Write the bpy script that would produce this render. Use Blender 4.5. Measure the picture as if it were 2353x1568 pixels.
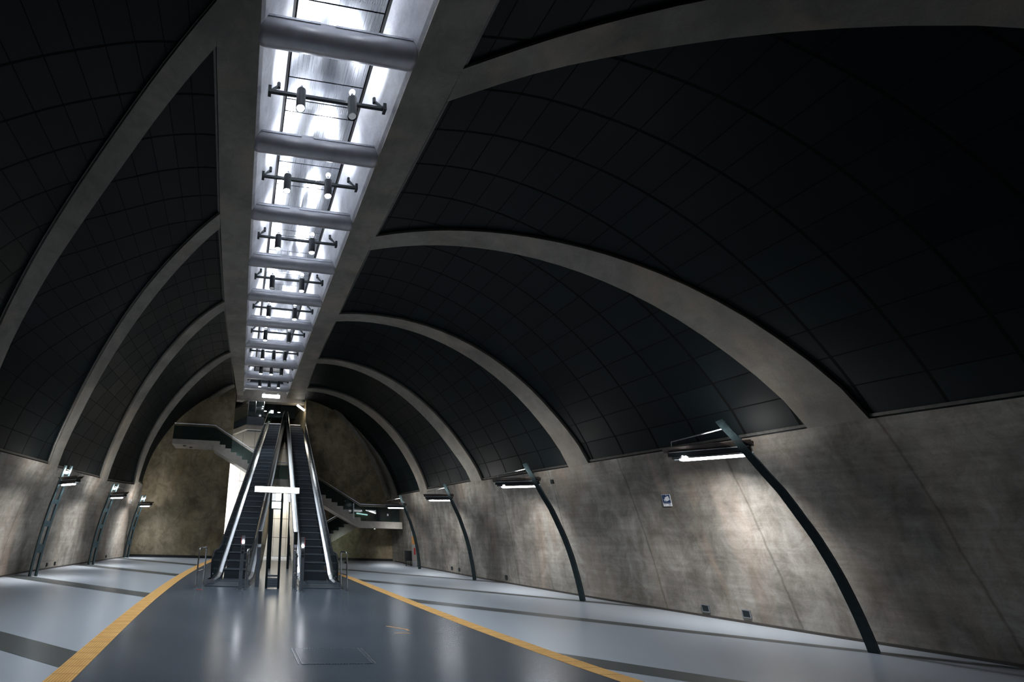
import bpy, bmesh, math, random
from mathutils import Vector, Matrix
random.seed(7)
PI=math.pi
for o in list(bpy.data.objects): bpy.data.objects.remove(o)
SC=bpy.context.scene; COL=SC.collection
# ---------------------------------------------------------------- camera
cd=bpy.data.cameras.new('camera'); cam=bpy.data.objects.new('camera',cd); COL.objects.link(cam)
cd.sensor_fit='HORIZONTAL'; cd.sensor_width=36.0; cd.lens=15.9907
cd.shift_x=0.196874; cd.shift_y=0.018883; cd.clip_start=0.05; cd.clip_end=200
RW=Matrix(((0.98796378,-0.07921729,-0.13286152),(-0.15203186,-0.33886676,-0.92846951),(0.02852848,0.93749344,-0.34683164)))
cam.matrix_world=Matrix.Translation((0,0,1.6)) @ RW.to_4x4()
SC.camera=cam
# ---------------------------------------------------------------- world, exposure
W=bpy.data.worlds.new('world'); SC.world=W; W.use_nodes=True
W.node_tree.nodes['Background'].inputs[0].default_value=(0.02,0.03,0.045,1)
W.node_tree.nodes['Background'].inputs[1].default_value=0.05
SC.view_settings.view_transform='Standard'; SC.view_settings.look='None'
SC.view_settings.gamma=1; SC.view_settings.use_curve_mapping=False
SC.view_settings.exposure=0.0
# light levels (watts) of the lamps the hall has; each is used in its lamp's builder
P_POLE=100.0; P_CAN_UP=95.0; P_CAN_DOWN=560.0; P_BOX=12.0
COOL=(0.86,0.93,1.0); NEUT=(1.0,0.97,0.92); WARM=(1.0,0.86,0.66)
def light(kind,name,loc,power,col,parent=None,size=.1,size_y=None,direction=None,spot=None,blend=.6,spread=None):
    d=bpy.data.lights.new(name,kind); d.energy=power; d.color=col
    if kind=='AREA':
        d.shape='RECTANGLE' if size_y else 'SQUARE'; d.size=size
        if size_y: d.size_y=size_y
        if spread: d.spread=spread
    else: d.shadow_soft_size=size
    if kind=='SPOT': d.spot_size=spot; d.spot_blend=blend
    o=bpy.data.objects.new(name,d); COL.objects.link(o)
    if parent: o.parent=parent
    o.location=loc
    return o
def aim(o,d,xaxis=None):
    z=-Vector(d).normalized()
    x=Vector(xaxis) if xaxis else (Vector((1,0,0)) if abs(z.x)<.9 else Vector((0,1,0)))
    x=(x-z*x.dot(z)).normalized(); y=z.cross(x)
    o.rotation_euler=Matrix((x,y,z)).transposed().to_euler()
# ---------------------------------------------------------------- helpers
class MB:
    def __init__(s): s.b=bmesh.new(); s.mi=0
    def quad(s,*ps,mi=None):
        f=s.b.faces.new([s.b.verts.new(p) for p in ps]); f.material_index=s.mi if mi is None else mi; return f
    def box(s,a,b,m=None):
        x0,y0,z0=a;x1,y1,z1=b
        v=[Vector(p) for p in ((x0,y0,z0),(x1,y0,z0),(x1,y1,z0),(x0,y1,z0),(x0,y0,z1),(x1,y0,z1),(x1,y1,z1),(x0,y1,z1))]
        if m: v=[m@p for p in v]
        v=[s.b.verts.new(p) for p in v]
        for f in ((3,2,1,0),(4,5,6,7),(0,1,5,4),(1,2,6,5),(2,3,7,6),(3,0,4,7)):
            s.b.faces.new([v[i] for i in f]).material_index=s.mi
        return s
    def prism(s,poly,axis,a,b,m=None):
        # poly: 2D outline; axis: extrusion axis 0/1/2 ; a,b: extents
        def P(u,w,t):
            q=[u,w]; q.insert(axis,t); q=Vector(q); return m@q if m else q
        A=[s.b.verts.new(P(u,w,a)) for u,w in poly]; Bv=[s.b.verts.new(P(u,w,b)) for u,w in poly]
        n=len(poly)
        s.b.faces.new(A).material_index=s.mi; s.b.faces.new(Bv[::-1]).material_index=s.mi
        for i in range(n):
            j=(i+1)%n; s.b.faces.new((A[i],Bv[i],Bv[j],A[j])).material_index=s.mi
        return s
    def tube(s,path,r,n=10,up=None,ry=None,caps=True):
        path=[Vector(p) for p in path]; rings=[]; prev=None
        for i,p in enumerate(path):
            if i==0: t=path[1]-p
            elif i==len(path)-1: t=p-path[i-1]
            else: t=(path[i+1]-p).normalized()+(p-path[i-1]).normalized()
            t.normalize()
            if up is not None: u=Vector(up)
            elif prev is None: u=Vector((0,0,1)) if abs(t.z)<.9 else Vector((1,0,0))
            else: u=prev
            u=(u-t*u.dot(t)).normalized(); prev=u; w=t.cross(u)
            rr=r[i] if isinstance(r,(list,tuple)) else r; r2=ry if ry else rr
            if n==4: offs=[(1,1),(-1,1),(-1,-1),(1,-1)]
            else: offs=[(math.cos(2*PI*k/n),math.sin(2*PI*k/n)) for k in range(n)]
            rings.append([s.b.verts.new(p+u*(rr*a)+w*(r2*b)) for a,b in offs])
        for A,Bv in zip(rings,rings[1:]):
            for k in range(n):
                s.b.faces.new((A[k],A[(k+1)%n],Bv[(k+1)%n],Bv[k])).material_index=s.mi
        if caps:
            s.b.faces.new(rings[0][::-1]).material_index=s.mi; s.b.faces.new(rings[-1]).material_index=s.mi
        return s
    def grid(s,rows,mi=None,uv=None):
        R_=[[s.b.verts.new(p) for p in r] for r in rows]
        for i in range(len(R_)-1):
            for j in range(len(R_[0])-1):
                f=s.b.faces.new((R_[i][j],R_[i][j+1],R_[i+1][j+1],R_[i+1][j])); f.material_index=s.mi if mi is None else mi
        return s
def obj(name,mb,mats,parent=None,smooth=False,bevel=0,recalc=True):
    if recalc: bmesh.ops.recalc_face_normals(mb.b,faces=mb.b.faces)
    me=bpy.data.meshes.new(name); mb.b.to_mesh(me); mb.b.free()
    for m in (mats if isinstance(mats,(list,tuple)) else [mats]): me.materials.append(m)
    if smooth:
        for p in me.polygons: p.use_smooth=True
    o=bpy.data.objects.new(name,me); COL.objects.link(o)
    if smooth:
        me.set_sharp_from_angle(angle=math.radians(38))
    if bevel:
        md=o.modifiers.new('bevel','BEVEL'); md.width=bevel; md.segments=2; md.limit_method='ANGLE'
    if parent: o.parent=parent
    return o
def tag(o,label=None,cat=None,group=None,kind=None):
    if label: o['label']=label
    if cat: o['category']=cat
    if group: o['group']=group
    if kind: o['kind']=kind
    return o
def thing(name,label,cat,loc=(0,0,0),rz=0,group=None):
    o=bpy.data.objects.new(name,None); COL.objects.link(o); o.empty_display_size=.2
    o.location=loc; o.rotation_euler=(0,0,rz); return tag(o,label,cat,group)
def struct(name,mb,m,parent=None,**k):
    o=obj(name,mb,m,parent,**k)
    if not parent: o['kind']='structure'
    return o
def copy_tree(o,parent=None):
    c=o.copy(); COL.objects.link(c); c.parent=parent
    for ch in list(o.children): copy_tree(ch,c)
    return c
def lerp(a,b,t): return a+(b-a)*t
def interp(tab,y):
    if y<=tab[0][0]: return tab[0][1]
    for (y0,v0),(y1,v1) in zip(tab,tab[1:]):
        if y<=y1: return lerp(v0,v1,(y-y0)/(y1-y0))
    return tab[-1][1]
def smooth_tab(tab,n=8):
    out=[]; P=[tab[0]]+tab+[tab[-1]]
    for i in range(1,len(P)-2):
        for k in range(n):
            t=k/n; f=lambda a,b,c,d:.5*((2*b)+(-a+c)*t+(2*a-5*b+4*c-d)*t*t+(-a+3*b-3*c+d)*t**3)
            out.append((lerp(P[i][0],P[i+1][0],t), f(P[i-1][1],P[i][1],P[i+1][1],P[i+2][1])))
    out.append(tab[-1]); return out
# ---------------------------------------------------------------- materials
def base_mat(name,col,rough=.5,metal=0.,spec=.5,emit=None,es=0.):
    m=bpy.data.materials.new(name); m.use_nodes=True; nt=m.node_tree; b=nt.nodes['Principled BSDF']
    b.inputs['Base Color'].default_value=(*col,1); b.inputs['Roughness'].default_value=rough
    b.inputs['Metallic'].default_value=metal; b.inputs['Specular IOR Level'].default_value=spec
    if emit: b.inputs['Emission Color'].default_value=(*emit,1); b.inputs['Emission Strength'].default_value=es
    return m,nt,b
def nd(nt,t,**k):
    n=nt.nodes.new(t)
    for a,v in k.items(): setattr(n,a,v)
    return n
def ramp(nt,fac,stops):
    r=nd(nt,'ShaderNodeValToRGB'); e=r.color_ramp.elements
    while len(e)<len(stops): e.new(.5)
    for x,(p,c) in zip(e,stops): x.position=p; x.color=(*c,1) if len(c)==3 else c
    nt.links.new(fac,r.inputs[0]); return r.outputs[0]
def coords(nt,scale=(1,1,1)):
    g=nd(nt,'ShaderNodeNewGeometry'); mp=nd(nt,'ShaderNodeMapping'); mp.inputs['Scale'].default_value=scale
    nt.links.new(g.outputs['Position'],mp.inputs[0]); return mp.outputs[0]
def noise(nt,vec,scale,detail=6,rough=.6,dist=0.):
    n=nd(nt,'ShaderNodeTexNoise'); n.inputs['Scale'].default_value=scale; n.inputs['Detail'].default_value=detail
    n.inputs['Roughness'].default_value=rough; n.inputs['Distortion'].default_value=dist; nt.links.new(vec,n.inputs['Vector']); return n.outputs[0]
def mixc(nt,mode,fac,a,b):
    m=nd(nt,'ShaderNodeMix',data_type='RGBA',blend_type=mode)
    if isinstance(fac,float): m.inputs[0].default_value=fac
    else: nt.links.new(fac,m.inputs[0])
    for i,v in ((6,a),(7,b)):
        if isinstance(v,tuple): m.inputs[i].default_value=(*v,1)
        else: nt.links.new(v,m.inputs[i])
    return m.outputs[2]
def math_(nt,op,a,b=None,c=None):
    n=nd(nt,'ShaderNodeMath',operation=op)
    for i,v in enumerate((a,b,c)):
        if v is None: continue
        if isinstance(v,(int,float)): n.inputs[i].default_value=v
        else: nt.links.new(v,n.inputs[i])
    return n.outputs[0]
def bump(nt,b,h,strength=.3,dist=.02):
    n=nd(nt,'ShaderNodeBump'); n.inputs['Strength'].default_value=strength; n.inputs['Distance'].default_value=dist
    nt.links.new(h,n.inputs['Height']); nt.links.new(n.outputs[0],b.inputs['Normal'])
def concrete(name,dark,lite,streak=.35,warm=(0.36,0.27,0.20),rough=.62,streakdir=(2.2,2.2,.22),blot=.55):
    m,nt,b=base_mat(name,lite,rough,0,.35)
    big=noise(nt,coords(nt),.55,5,.6,.4); c=ramp(nt,big,[(.32,dark),(.62,lite)])
    st=noise(nt,coords(nt,streakdir),1.6,7,.62,.2); stc=ramp(nt,st,[(.36,(.42,.40,.37)),(.55,(1,1,1))])
    c=mixc(nt,'MULTIPLY',streak,c,stc)
    bl=noise(nt,coords(nt,(1,1,.8)),2.3,8,.72,.8); blc=ramp(nt,bl,[(.38,(.45,.43,.40)),(.60,(1,1,1))])
    c=mixc(nt,'MULTIPLY',blot,c,blc)
    wr=noise(nt,coords(nt,(1.3,1.3,.3)),.7,4,.6,.6); wf=ramp(nt,wr,[(.50,(0,0,0)),(.72,(.55,.55,.55))])
    c=mixc(nt,'MIX',wf,c,warm)
    fine=noise(nt,coords(nt),38,4,.7); fc=ramp(nt,fine,[(.3,(.72,.72,.72)),(.7,(1.1,1.1,1.1))])
    c=mixc(nt,'MULTIPLY',.55,c,fc)
    nt.links.new(c,b.inputs['Base Color']); bump(nt,b,bl,.18,.02)
    return m
M={}
M['wall']=concrete('wall_concrete',(.15,.145,.13),(.44,.42,.38),.42,(.38,.28,.21),.62,(2.2,2.2,.22),.7)
def wall_marks(m):
    nt=m.node_tree; b=nt.nodes['Principled BSDF']; src=b.inputs['Base Color'].links[0].from_socket
    hz=noise(nt,coords(nt,(.35,.35,7)),1.5,5,.6); hc=ramp(nt,hz,[(.36,(.70,.69,.67)),(.60,(1,1,1))]); c=mixc(nt,'MULTIPLY',.55,src,hc)
    g=nd(nt,'ShaderNodeNewGeometry'); sp=nd(nt,'ShaderNodeSeparateXYZ'); nt.links.new(g.outputs['Position'],sp.inputs[0])
    w=noise(nt,coords(nt,(.2,.2,1.2)),1.0,3,.6)
    v=math_(nt,'ADD',math_(nt,'ADD',sp.outputs[1],math_(nt,'MULTIPLY',w,.12)),math_(nt,'MULTIPLY',sp.outputs[2],-.10))
    f=math_(nt,'ABSOLUTE',math_(nt,'SUBTRACT',math_(nt,'FRACT',math_(nt,'DIVIDE',v,2.42)),.5))
    l=ramp(nt,f,[(.0,(.45,.44,.42)),(.0045,(.55,.54,.52)),(.010,(1,1,1))]); c=mixc(nt,'MULTIPLY',.7,c,l)
    nt.links.new(c,b.inputs['Base Color'])
wall_marks(M['wall'])
M['endwall']=concrete('end_wall_concrete',(.16,.13,.08),(.42,.36,.24),.15,(.30,.23,.12),.62,(1.6,1.6,.8),.8)
M['rib']=concrete('rib_concrete',(.17,.163,.145),(.285,.275,.245),.12,(.40,.32,.25),.6,(1,1,1),.3)
M['stair']=concrete('stair_concrete',(.30,.285,.26),(.45,.42,.38),.2,(.40,.33,.25),.6,(1,1,1),.3)
def simple(name,col,rough=.5,metal=0.,spec=.5,nscale=14,amt=.25,**k):
    m,nt,b=base_mat(name,col,rough,metal,spec,**k)
    n=noise(nt,coords(nt),nscale,5,.6); c=ramp(nt,n,[(.3,tuple(x*(1-amt) for x in col)),(.7,tuple(min(1,x*(1+amt)) for x in col))])
    nt.links.new(c,b.inputs['Base Color']); r=ramp(nt,n,[(.3,(rough*.85,)*3),(.7,(min(1,rough*1.15),)*3)]); nt.links.new(r,b.inputs['Roughness'])
    return m
def emis(name,col,s): return base_mat(name,(.8,.8,.8),.4,0,.5,col,s)[0]
def tiles():
    m,nt,b=base_mat('dark_vault_tile',(.006,.011,.015),.34,0,.16)
    g=nd(nt,'ShaderNodeUVMap'); sp=nd(nt,'ShaderNodeSeparateXYZ'); nt.links.new(g.outputs[0],sp.inputs[0])
    def line(v,per,w):
        f=math_(nt,'FRACT',math_(nt,'DIVIDE',v,per)); d=math_(nt,'ABSOLUTE',math_(nt,'SUBTRACT',f,.5)); return math_(nt,'GREATER_THAN',d,.5-w/per)
    l=math_(nt,'MAXIMUM',line(sp.outputs[0],.92,.022),line(sp.outputs[1],.68,.012))
    cell=nd(nt,'ShaderNodeTexWhiteNoise',noise_dimensions='2D'); cx=nd(nt,'ShaderNodeCombineXYZ')
    nt.links.new(math_(nt,'FLOOR',math_(nt,'DIVIDE',sp.outputs[0],.92)),cx.inputs[0]); nt.links.new(math_(nt,'FLOOR',math_(nt,'DIVIDE',sp.outputs[1],.68)),cx.inputs[1])
    nt.links.new(cx.outputs[0],cell.inputs['Vector'])
    c=ramp(nt,cell.outputs['Value'],[(0,(.0012,.0050,.0065)),(1,(.0038,.0095,.0115))])
    c=mixc(nt,'MIX',l,c,(.0008,.0012,.0016)); nt.links.new(c,b.inputs['Base Color'])
    r=math_(nt,'ADD',math_(nt,'MULTIPLY',cell.outputs['Value'],.10),math_(nt,'ADD',.44,math_(nt,'MULTIPLY',l,.3))); nt.links.new(r,b.inputs['Roughness'])
    inv=math_(nt,'SUBTRACT',1,l); bump(nt,b,inv,.5,.01)
    return m
M['tile']=tiles()
def terrazzo(name,c0,c1,rough,spk=.35):
    m,nt,b=base_mat(name,c0,rough,0,.5)
    n=noise(nt,coords(nt),.55,2,.5); c=ramp(nt,n,[(0,tuple(2*a-b_ if 2*a>b_ else a for a,b_ in zip(c0,c1))),(1,tuple(2*b_-a for a,b_ in zip(c0,c1)))])
    nt.links.new(c,b.inputs['Base Color'])
    return m
M['floor']=terrazzo('light_terrazzo',(.395,.435,.485),(.410,.450,.500),.28)
M['lane']=terrazzo('dark_terrazzo',(.055,.070,.088),(.075,.090,.110),.24,.6)
M['stripe']=terrazzo('stripe_terrazzo',(.060,.068,.070),(.080,.090,.090),.3)
def tactile():
    m,nt,b=base_mat('yellow_tactile_rubber',(.62,.40,.17),.8,0,.12)
    g=nd(nt,'ShaderNodeUVMap'); sp=nd(nt,'ShaderNodeSeparateXYZ'); nt.links.new(g.outputs[0],sp.inputs[0])
    f=math_(nt,'FRACT',math_(nt,'DIVIDE',sp.outputs[1],.30)); l=math_(nt,'GREATER_THAN',math_(nt,'ABSOLUTE',math_(nt,'SUBTRACT',f,.5)),.482)
    h=math_(nt,'SINE',math_(nt,'MULTIPLY',sp.outputs[0],2*PI/.034))
    n=noise(nt,coords(nt),5,5,.6); c=ramp(nt,n,[(.3,(.66,.36,.12)),(.7,(.78,.46,.17))])
    g2=ramp(nt,h,[(0,(.72,.72,.72)),(.6,(1,1,1))]); c=mixc(nt,'MULTIPLY',1.0,c,g2)
    c=mixc(nt,'MIX',l,c,(.22,.13,.05)); nt.links.new(c,b.inputs['Base Color']); bump(nt,b,h,.2,.003)
    return m
M['tactile']=tactile()
def brushed():
    m,nt,b=base_mat('brushed_ceiling_steel',(.62,.65,.70),.30,1,.5)
    n=noise(nt,coords(nt,(90,1.2,1)),1.0,4,.6); r=ramp(nt,n,[(.3,(.24,)*3),(.7,(.36,)*3)]); nt.links.new(r,b.inputs['Roughness'])
    b.inputs['Anisotropic'].default_value=.75
    t=nd(nt,'ShaderNodeTangent',direction_type='RADIAL',axis='Y') if False else None
    big=noise(nt,coords(nt),1.3,4,.6); c=ramp(nt,big,[(.3,(.52,.54,.58)),(.7,(.68,.71,.76))]); nt.links.new(c,b.inputs['Base Color'])
    bump(nt,b,n,.05,.004); return m
M['panel']=brushed()
M['duct']=simple('satin_grey_duct',(.40,.41,.44),.38,.5,.5,4,.12)
M['splay']=concrete('trough_side_concrete',(.44,.45,.48),(.64,.66,.70),.35,(.56,.54,.53),.5,(2,.5,2),.4)
M['black']=simple('black_joint',(.006,.007,.008),.6)
M['dkmetal']=simple('dark_painted_metal',(.013,.020,.023),.42,.3,.5)
M['pole']=simple('blue_grey_painted_steel',(.030,.050,.056),.40,.35,.5)
M['steel']=simple('stainless_steel',(.66,.68,.71),.19,1,.5,30,.10)
M['steel_rough']=simple('brushed_stainless_steel',(.46,.48,.51),.36,1,.5,30,.12)
M['clad']=simple('bronze_tinted_cladding',(.26,.24,.21),.22,1,.5,3,.25)
M['rubber']=simple('black_rubber_handrail',(.012,.013,.016),.30,0,.5)
M['nosing_highlight']=simple('step_edge_highlight',(.13,.155,.18),.45,.3)
M['step']=simple('grooved_step_metal',(.045,.055,.068),.45,.35,.5,60,.25)
M['glassdark']=simple('tinted_balustrade_glass',(.010,.020,.022),.10,0,.6)
M['tilewhite']=None
def wtile():
    m,nt,b=base_mat('white_wall_tile',(.72,.71,.67),.25,0,.5)
    g=nd(nt,'ShaderNodeNewGeometry'); sp=nd(nt,'ShaderNodeSeparateXYZ'); nt.links.new(g.outputs['Position'],sp.inputs[0])
    def line(v,per,w):
        f=math_(nt,'FRACT',math_(nt,'DIVIDE',v,per)); return math_(nt,'GREATER_THAN',math_(nt,'ABSOLUTE',math_(nt,'SUBTRACT',f,.5)),.5-w/per)
    l=math_(nt,'MAXIMUM',line(sp.outputs[0],.75,.010),line(sp.outputs[2],1.05,.014))
    c=ramp(nt,noise(nt,coords(nt),1.5,4,.6),[(.3,(.60,.57,.50)),(.7,(.70,.68,.62))]); c=mixc(nt,'MIX',l,c,(.16,.14,.12)); nt.links.new(c,b.inputs['Base Color']); return m
M['tilewhite']=wtile()
M['e_tube']=emis('fluorescent_tube',(.90,.95,1.0),22)
M['e_white']=emis('lit_white_panel',(.95,.97,1.0),6)
M['e_can']=emis('lit_lamp_glass',(.93,.96,1.0),40)
M['e_dim']=emis('unlit_lamp_glass',(.5,.55,.6),.25)
M['e_down']=emis('downlight_glass',(.85,1.0,.95),9)
M['e_soft']=emis('softly_lit_panel',(.95,.97,1.0),.7)
M['e_screen']=emis('teal_tinted_lit_sign',(.80,.98,.93),2.2)
M['red']=simple('red_plastic',(.35,.012,.012),.4)
M['white']=simple('white_enamel',(.62,.64,.66),.4)
M['navy']=simple('navy_sign_print',(.012,.035,.10),.4)
M['orange']=simple('orange_poster_print',(.42,.20,.05),.5,0,.5,3,.4)
M['tape']=simple('orange_floor_tape',(.50,.27,.13),.5)
M['slab']=simple('dark_blue_painted_slab',(.018,.030,.042),.5)
M['edge']=simple('dull_metal_edge',(.10,.10,.095),.45,.6)
M['brown']=simple('brown_grey_metal',(.075,.058,.048),.45,.4)
M['joint_shadow']=simple('dark_wall_joint',(.05,.045,.04),.7)
def glassm():
    m,nt,b=base_mat('green_tinted_glass',(.07,.11,.11),.03,0,.5); b.inputs['Transmission Weight'].default_value=.85; b.inputs['IOR'].default_value=1.45
    n=noise(nt,coords(nt),2,3,.5); r=ramp(nt,n,[(.3,(.02,)*3),(.7,(.07,)*3)]); nt.links.new(r,b.inputs['Roughness']); return m
M['glass']=glassm()
# ================================================================ plan curves of the hall (metres)
ZB=8.986
BASE_R=smooth_tab([(-9,12.4),(-5,12.35),(0,12.1),(4.5,11.65),(6.5,11.38),(8.0,10.98),(10.4,10.48),(12.35,10.07),(16.7,9.45),(21.3,9.10),(25,8.86),(31,8.8)])
BASE_L=smooth_tab([(-9,-6.3),(-5,-6.4),(3,-6.8),(9,-6.95),(12.6,-6.87),(15.9,-6.72),(17.2,-6.64),(18,-6.5),(21.3,-6.08),(22.4,-5.85),(25,-5.48),(26.3,-5.2),(31,-4.9)])
BEAM_L=smooth_tab([(-9,-.85),(4.7,-.90),(5.4,-.94),(7.2,-.97),(9.7,-1.02),(15,-1.01),(19.6,-.86),(24.2,-.66),(28,-.5)])
BEAM_R=smooth_tab([(-9,3.2),(5.1,3.19),(9.9,3.085),(15.3,3.11),(19.5,3.15),(24.3,3.35),(28,3.6)])
# rib edges: end at the beam (x, y), heading in degrees, end angle, then seven radii from a centre at height 2.4 m
RIB_TABLE=[
('Ra','u',3.19,5.10,-26.65,7.55,[6.586,6.957,7.559,8.353,9.143,9.576,9.139]),
('Ra','l',3.19,5.74,-26.65,7.55,[6.586,6.949,7.454,8.225,9.104,9.651,9.139]),
('Rb','u',3.08,9.93,-23.11,8.74,[6.586,6.722,6.963,7.335,7.825,8.380,8.911]),
('Rb','l',3.09,10.58,-23.11,8.81,[6.586,6.719,6.931,7.234,7.626,8.092,8.604]),
('Rc','u',3.11,14.73,-21.17,9.38,[6.586,6.571,6.636,6.759,6.931,7.159,7.463]),
('Rc','l',3.11,15.36,-21.17,9.24,[6.586,6.586,6.622,6.707,6.853,7.060,7.322]),
('Rd','u',3.15,19.51,-21.95,9.72,[6.586,6.473,6.371,6.322,6.356,6.493,6.743]),
('Rd','l',3.17,20.14,-21.95,10.09,[6.586,6.473,6.321,6.210,6.199,6.329,6.623]),
('Re','u',3.35,24.30,-27.91,10.11,[6.586,6.468,6.358,6.274,6.232,6.248,6.335]),
('Re','l',3.39,24.92,-27.91,9.82,[6.586,6.443,6.271,6.135,6.072,6.094,6.188]),
('La','u',-.90,4.71,128.67,5.74,[6.586,6.712,6.981,7.584,8.453,9.177,9.004]),
('La','l',-.94,5.42,128.67,5.74,[6.586,6.610,6.755,7.285,8.159,8.984,9.016]),
('Lb','u',-1.02,9.75,128.21,6.33,[6.586,6.550,6.651,6.878,7.237,7.746,8.439]),
('Lb','l',-1.04,10.36,128.21,6.18,[6.586,6.442,6.440,6.610,6.977,7.540,8.271]),
('Lc','u',-1.02,14.61,127.75,6.78,[6.586,6.574,6.607,6.754,7.031,7.400,7.771]),
('Lc','l',-1.01,15.25,127.75,6.57,[6.586,6.448,6.416,6.526,6.786,7.158,7.565]),
('Ld','u',-.86,19.60,131.59,8.75,[6.586,6.488,6.414,6.442,6.556,6.655,6.552]),
('Ld','l',-.82,20.12,131.59,10.51,[6.586,6.374,6.252,6.261,6.377,6.518,6.540]),
]
RIBS={}
for nm,e,jx,jy,hd,te,rr in RIB_TABLE:
    tab=smooth_tab([(i/6,r) for i,r in enumerate(rr)],6); h=math.radians(hd); te=math.radians(te); pts=[]
    for i in range(21):
        t=i/20; th=lerp(PI/2,te,t); r=interp(tab,t); s=r*math.cos(th)
        pts.append((jx+math.cos(h)*s,jy+math.sin(h)*s,2.4+r*math.sin(th)))
    RIBS[nm+e]=pts
def shift(c,dx,dy): return [(x+dx*(i/20.0),y+dy,z) for i,(x,y,z) in enumerate(c)]
for e in 'ul':
    RIBS['R0'+e]=shift(RIBS['Ra'+e],.35,-4.84); RIBS['Rz'+e]=shift(RIBS['R0'+e],.1,-4.84)
    RIBS['Rf'+e]=[(x+.1,y+4.75,z) for x,y,z in RIBS['Re'+e]]; RIBS['Rg'+e]=[(x+.05,y+4.75,z) for x,y,z in RIBS['Rf'+e]]
    RIBS['L0'+e]=shift(RIBS['La'+e],.1,-4.84); RIBS['Lz'+e]=shift(RIBS['L0'+e],.2,-4.84); RIBS['Ly'+e]=shift(RIBS['Lz'+e],.2,-4.84)
    RIBS['Le'+e]=[(x+.15,y+5.0,z) for x,y,z in RIBS['Ld'+e]]
RIGHT=['Rz','R0','Ra','Rb','Rc','Rd','Re','Rf','Rg']; LEFT=['Ly','Lz','L0','La','Lb','Lc','Ld','Le']
def outward(p,side,dist):
    d=Vector((p[0]-(2.2 if side>0 else -.1),0,p[2]-3.0)); d.x=max(d.x,0) if side>0 else min(d.x,0); d.z=max(d.z,0)
    return Vector(p)+d.normalized()*dist
# ================================================================ floor
m=MB(); m.box((-9,-9.3,-.2),(14,34,0)); floor=struct('floor',m,M['floor'])
YL_O=smooth_tab([(-9,-1.2),(-4,-1.55),(2,-1.8),(6,-1.885),(10,-1.95),(13.1,-1.93),(17.5,-1.79),(21.7,-1.5),(25.8,-1.1)])
YL_I=[(y,x+.29) for y,x in YL_O]
YR_O=smooth_tab([(-9,5.9),(-4,5.7),(2,5.3),(5.7,4.95),(6.9,4.77),(8.9,4.60),(11.4,4.47),(13.9,4.38),(18.9,4.20),(25.8,3.7)])
YR_I=[(y,x-.30) for y,x in YR_O]
m=MB(); ys=[-9+.5*i for i in range(int(34.8/.5)+1)]
m.grid([[(interp(YL_I,y)-.05,y,.004),(1.25,y,.004),(interp(YR_I,y)+.05,y,.004)] for y in ys]); obj('dark_walkway',m,M['lane'],floor,recalc=False)
# dark bands crossing the pale side floors diagonally, one for each rib
def band(pts,parent):
    m=MB(); m.quad(*[(x,y,.002) for x,y in pts]); return obj('dark_band',m,M['stripe'],parent,recalc=True)
def on(tab,P,Q):            # where segment P->Q crosses x=tab(y)
    best=None
    for i in range(400):
        t=i/399; x=lerp(P[0],Q[0],t); y=lerp(P[1],Q[1],t); d=abs(x-interp(tab,y))
        if best is None or d<best[0]: best=(d,(x,y))
    return best[1]
for s in (-15.4,-10.6,-5.6,0,4.95,9.5):
    # left bands run from the wall to the left tactile strip
    a=[(-9,18.8),(0,11.28)]; b=[(-9,18.0),(0,10.6)]
    P0=on(BASE_L,(a[0][0],a[0][1]+s),(a[1][0],a[1][1]+s)); P1=on(YL_O,(a[0][0],a[0][1]+s),(a[1][0],a[1][1]+s))
    Q0=on(BASE_L,(b[0][0],b[0][1]+s),(b[1][0],b[1][1]+s)); Q1=on(YL_O,(b[0][0],b[0][1]+s),(b[1][0],b[1][1]+s))
    if max(P0[1],Q0[1])<29: band([P0,P1,Q1,Q0],floor)
for s in (-15,-10,-5.1,0,4.4,8.9):
    a=[(3.6,13.25),(13,4.6)]; b=[(3.6,12.45),(13,4.45)]
    P0=on(YR_O,(a[0][0],a[0][1]+s),(a[1][0],a[1][1]+s)); P1=on(BASE_R,(a[0][0],a[0][1]+s),(a[1][0],a[1][1]+s))
    Q0=on(YR_O,(b[0][0],b[0][1]+s),(b[1][0],b[1][1]+s)); Q1=on(BASE_R,(b[0][0],b[0][1]+s),(b[1][0],b[1][1]+s))
    if P0[1]<27: band([P0,P1,Q1,Q0],floor)
def tact(name,to,ti,label):
    m=MB(); ys=[-8.9+.3*i for i in range(int(34.6/.3)+1)]; uvl=m.b.loops.layers.uv.new('UVMap')
    for y0,y1 in zip(ys,ys[1:]):
        A=[(interp(to,y0),y0),(interp(ti,y0),y0),(interp(ti,y1),y1),(interp(to,y1),y1)]
        f=m.b.faces.new([m.b.verts.new((x,y,.007)) for x,y in A])
        for l,uv in zip(f.loops,((0,y0),(.3,y0),(.3,y1),(0,y1))): l[uvl].uv=uv
        for i,j in ((0,3),(1,2)):
            f=m.b.faces.new([m.b.verts.new((*A[i],0)),m.b.verts.new((*A[j],0)),m.b.verts.new((*A[j],.007)),m.b.verts.new((*A[i],.007))])
    o=obj(name,m,M['tactile']); return tag(o,label,'tactile paving')
tact('tactile_paving_strip',YL_O,YL_I,'yellow ribbed tactile strip curving along the left edge of the dark walkway')
tact('tactile_paving_strip',YR_I,YR_O,'yellow ribbed tactile strip curving along the right edge of the dark walkway')
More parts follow.
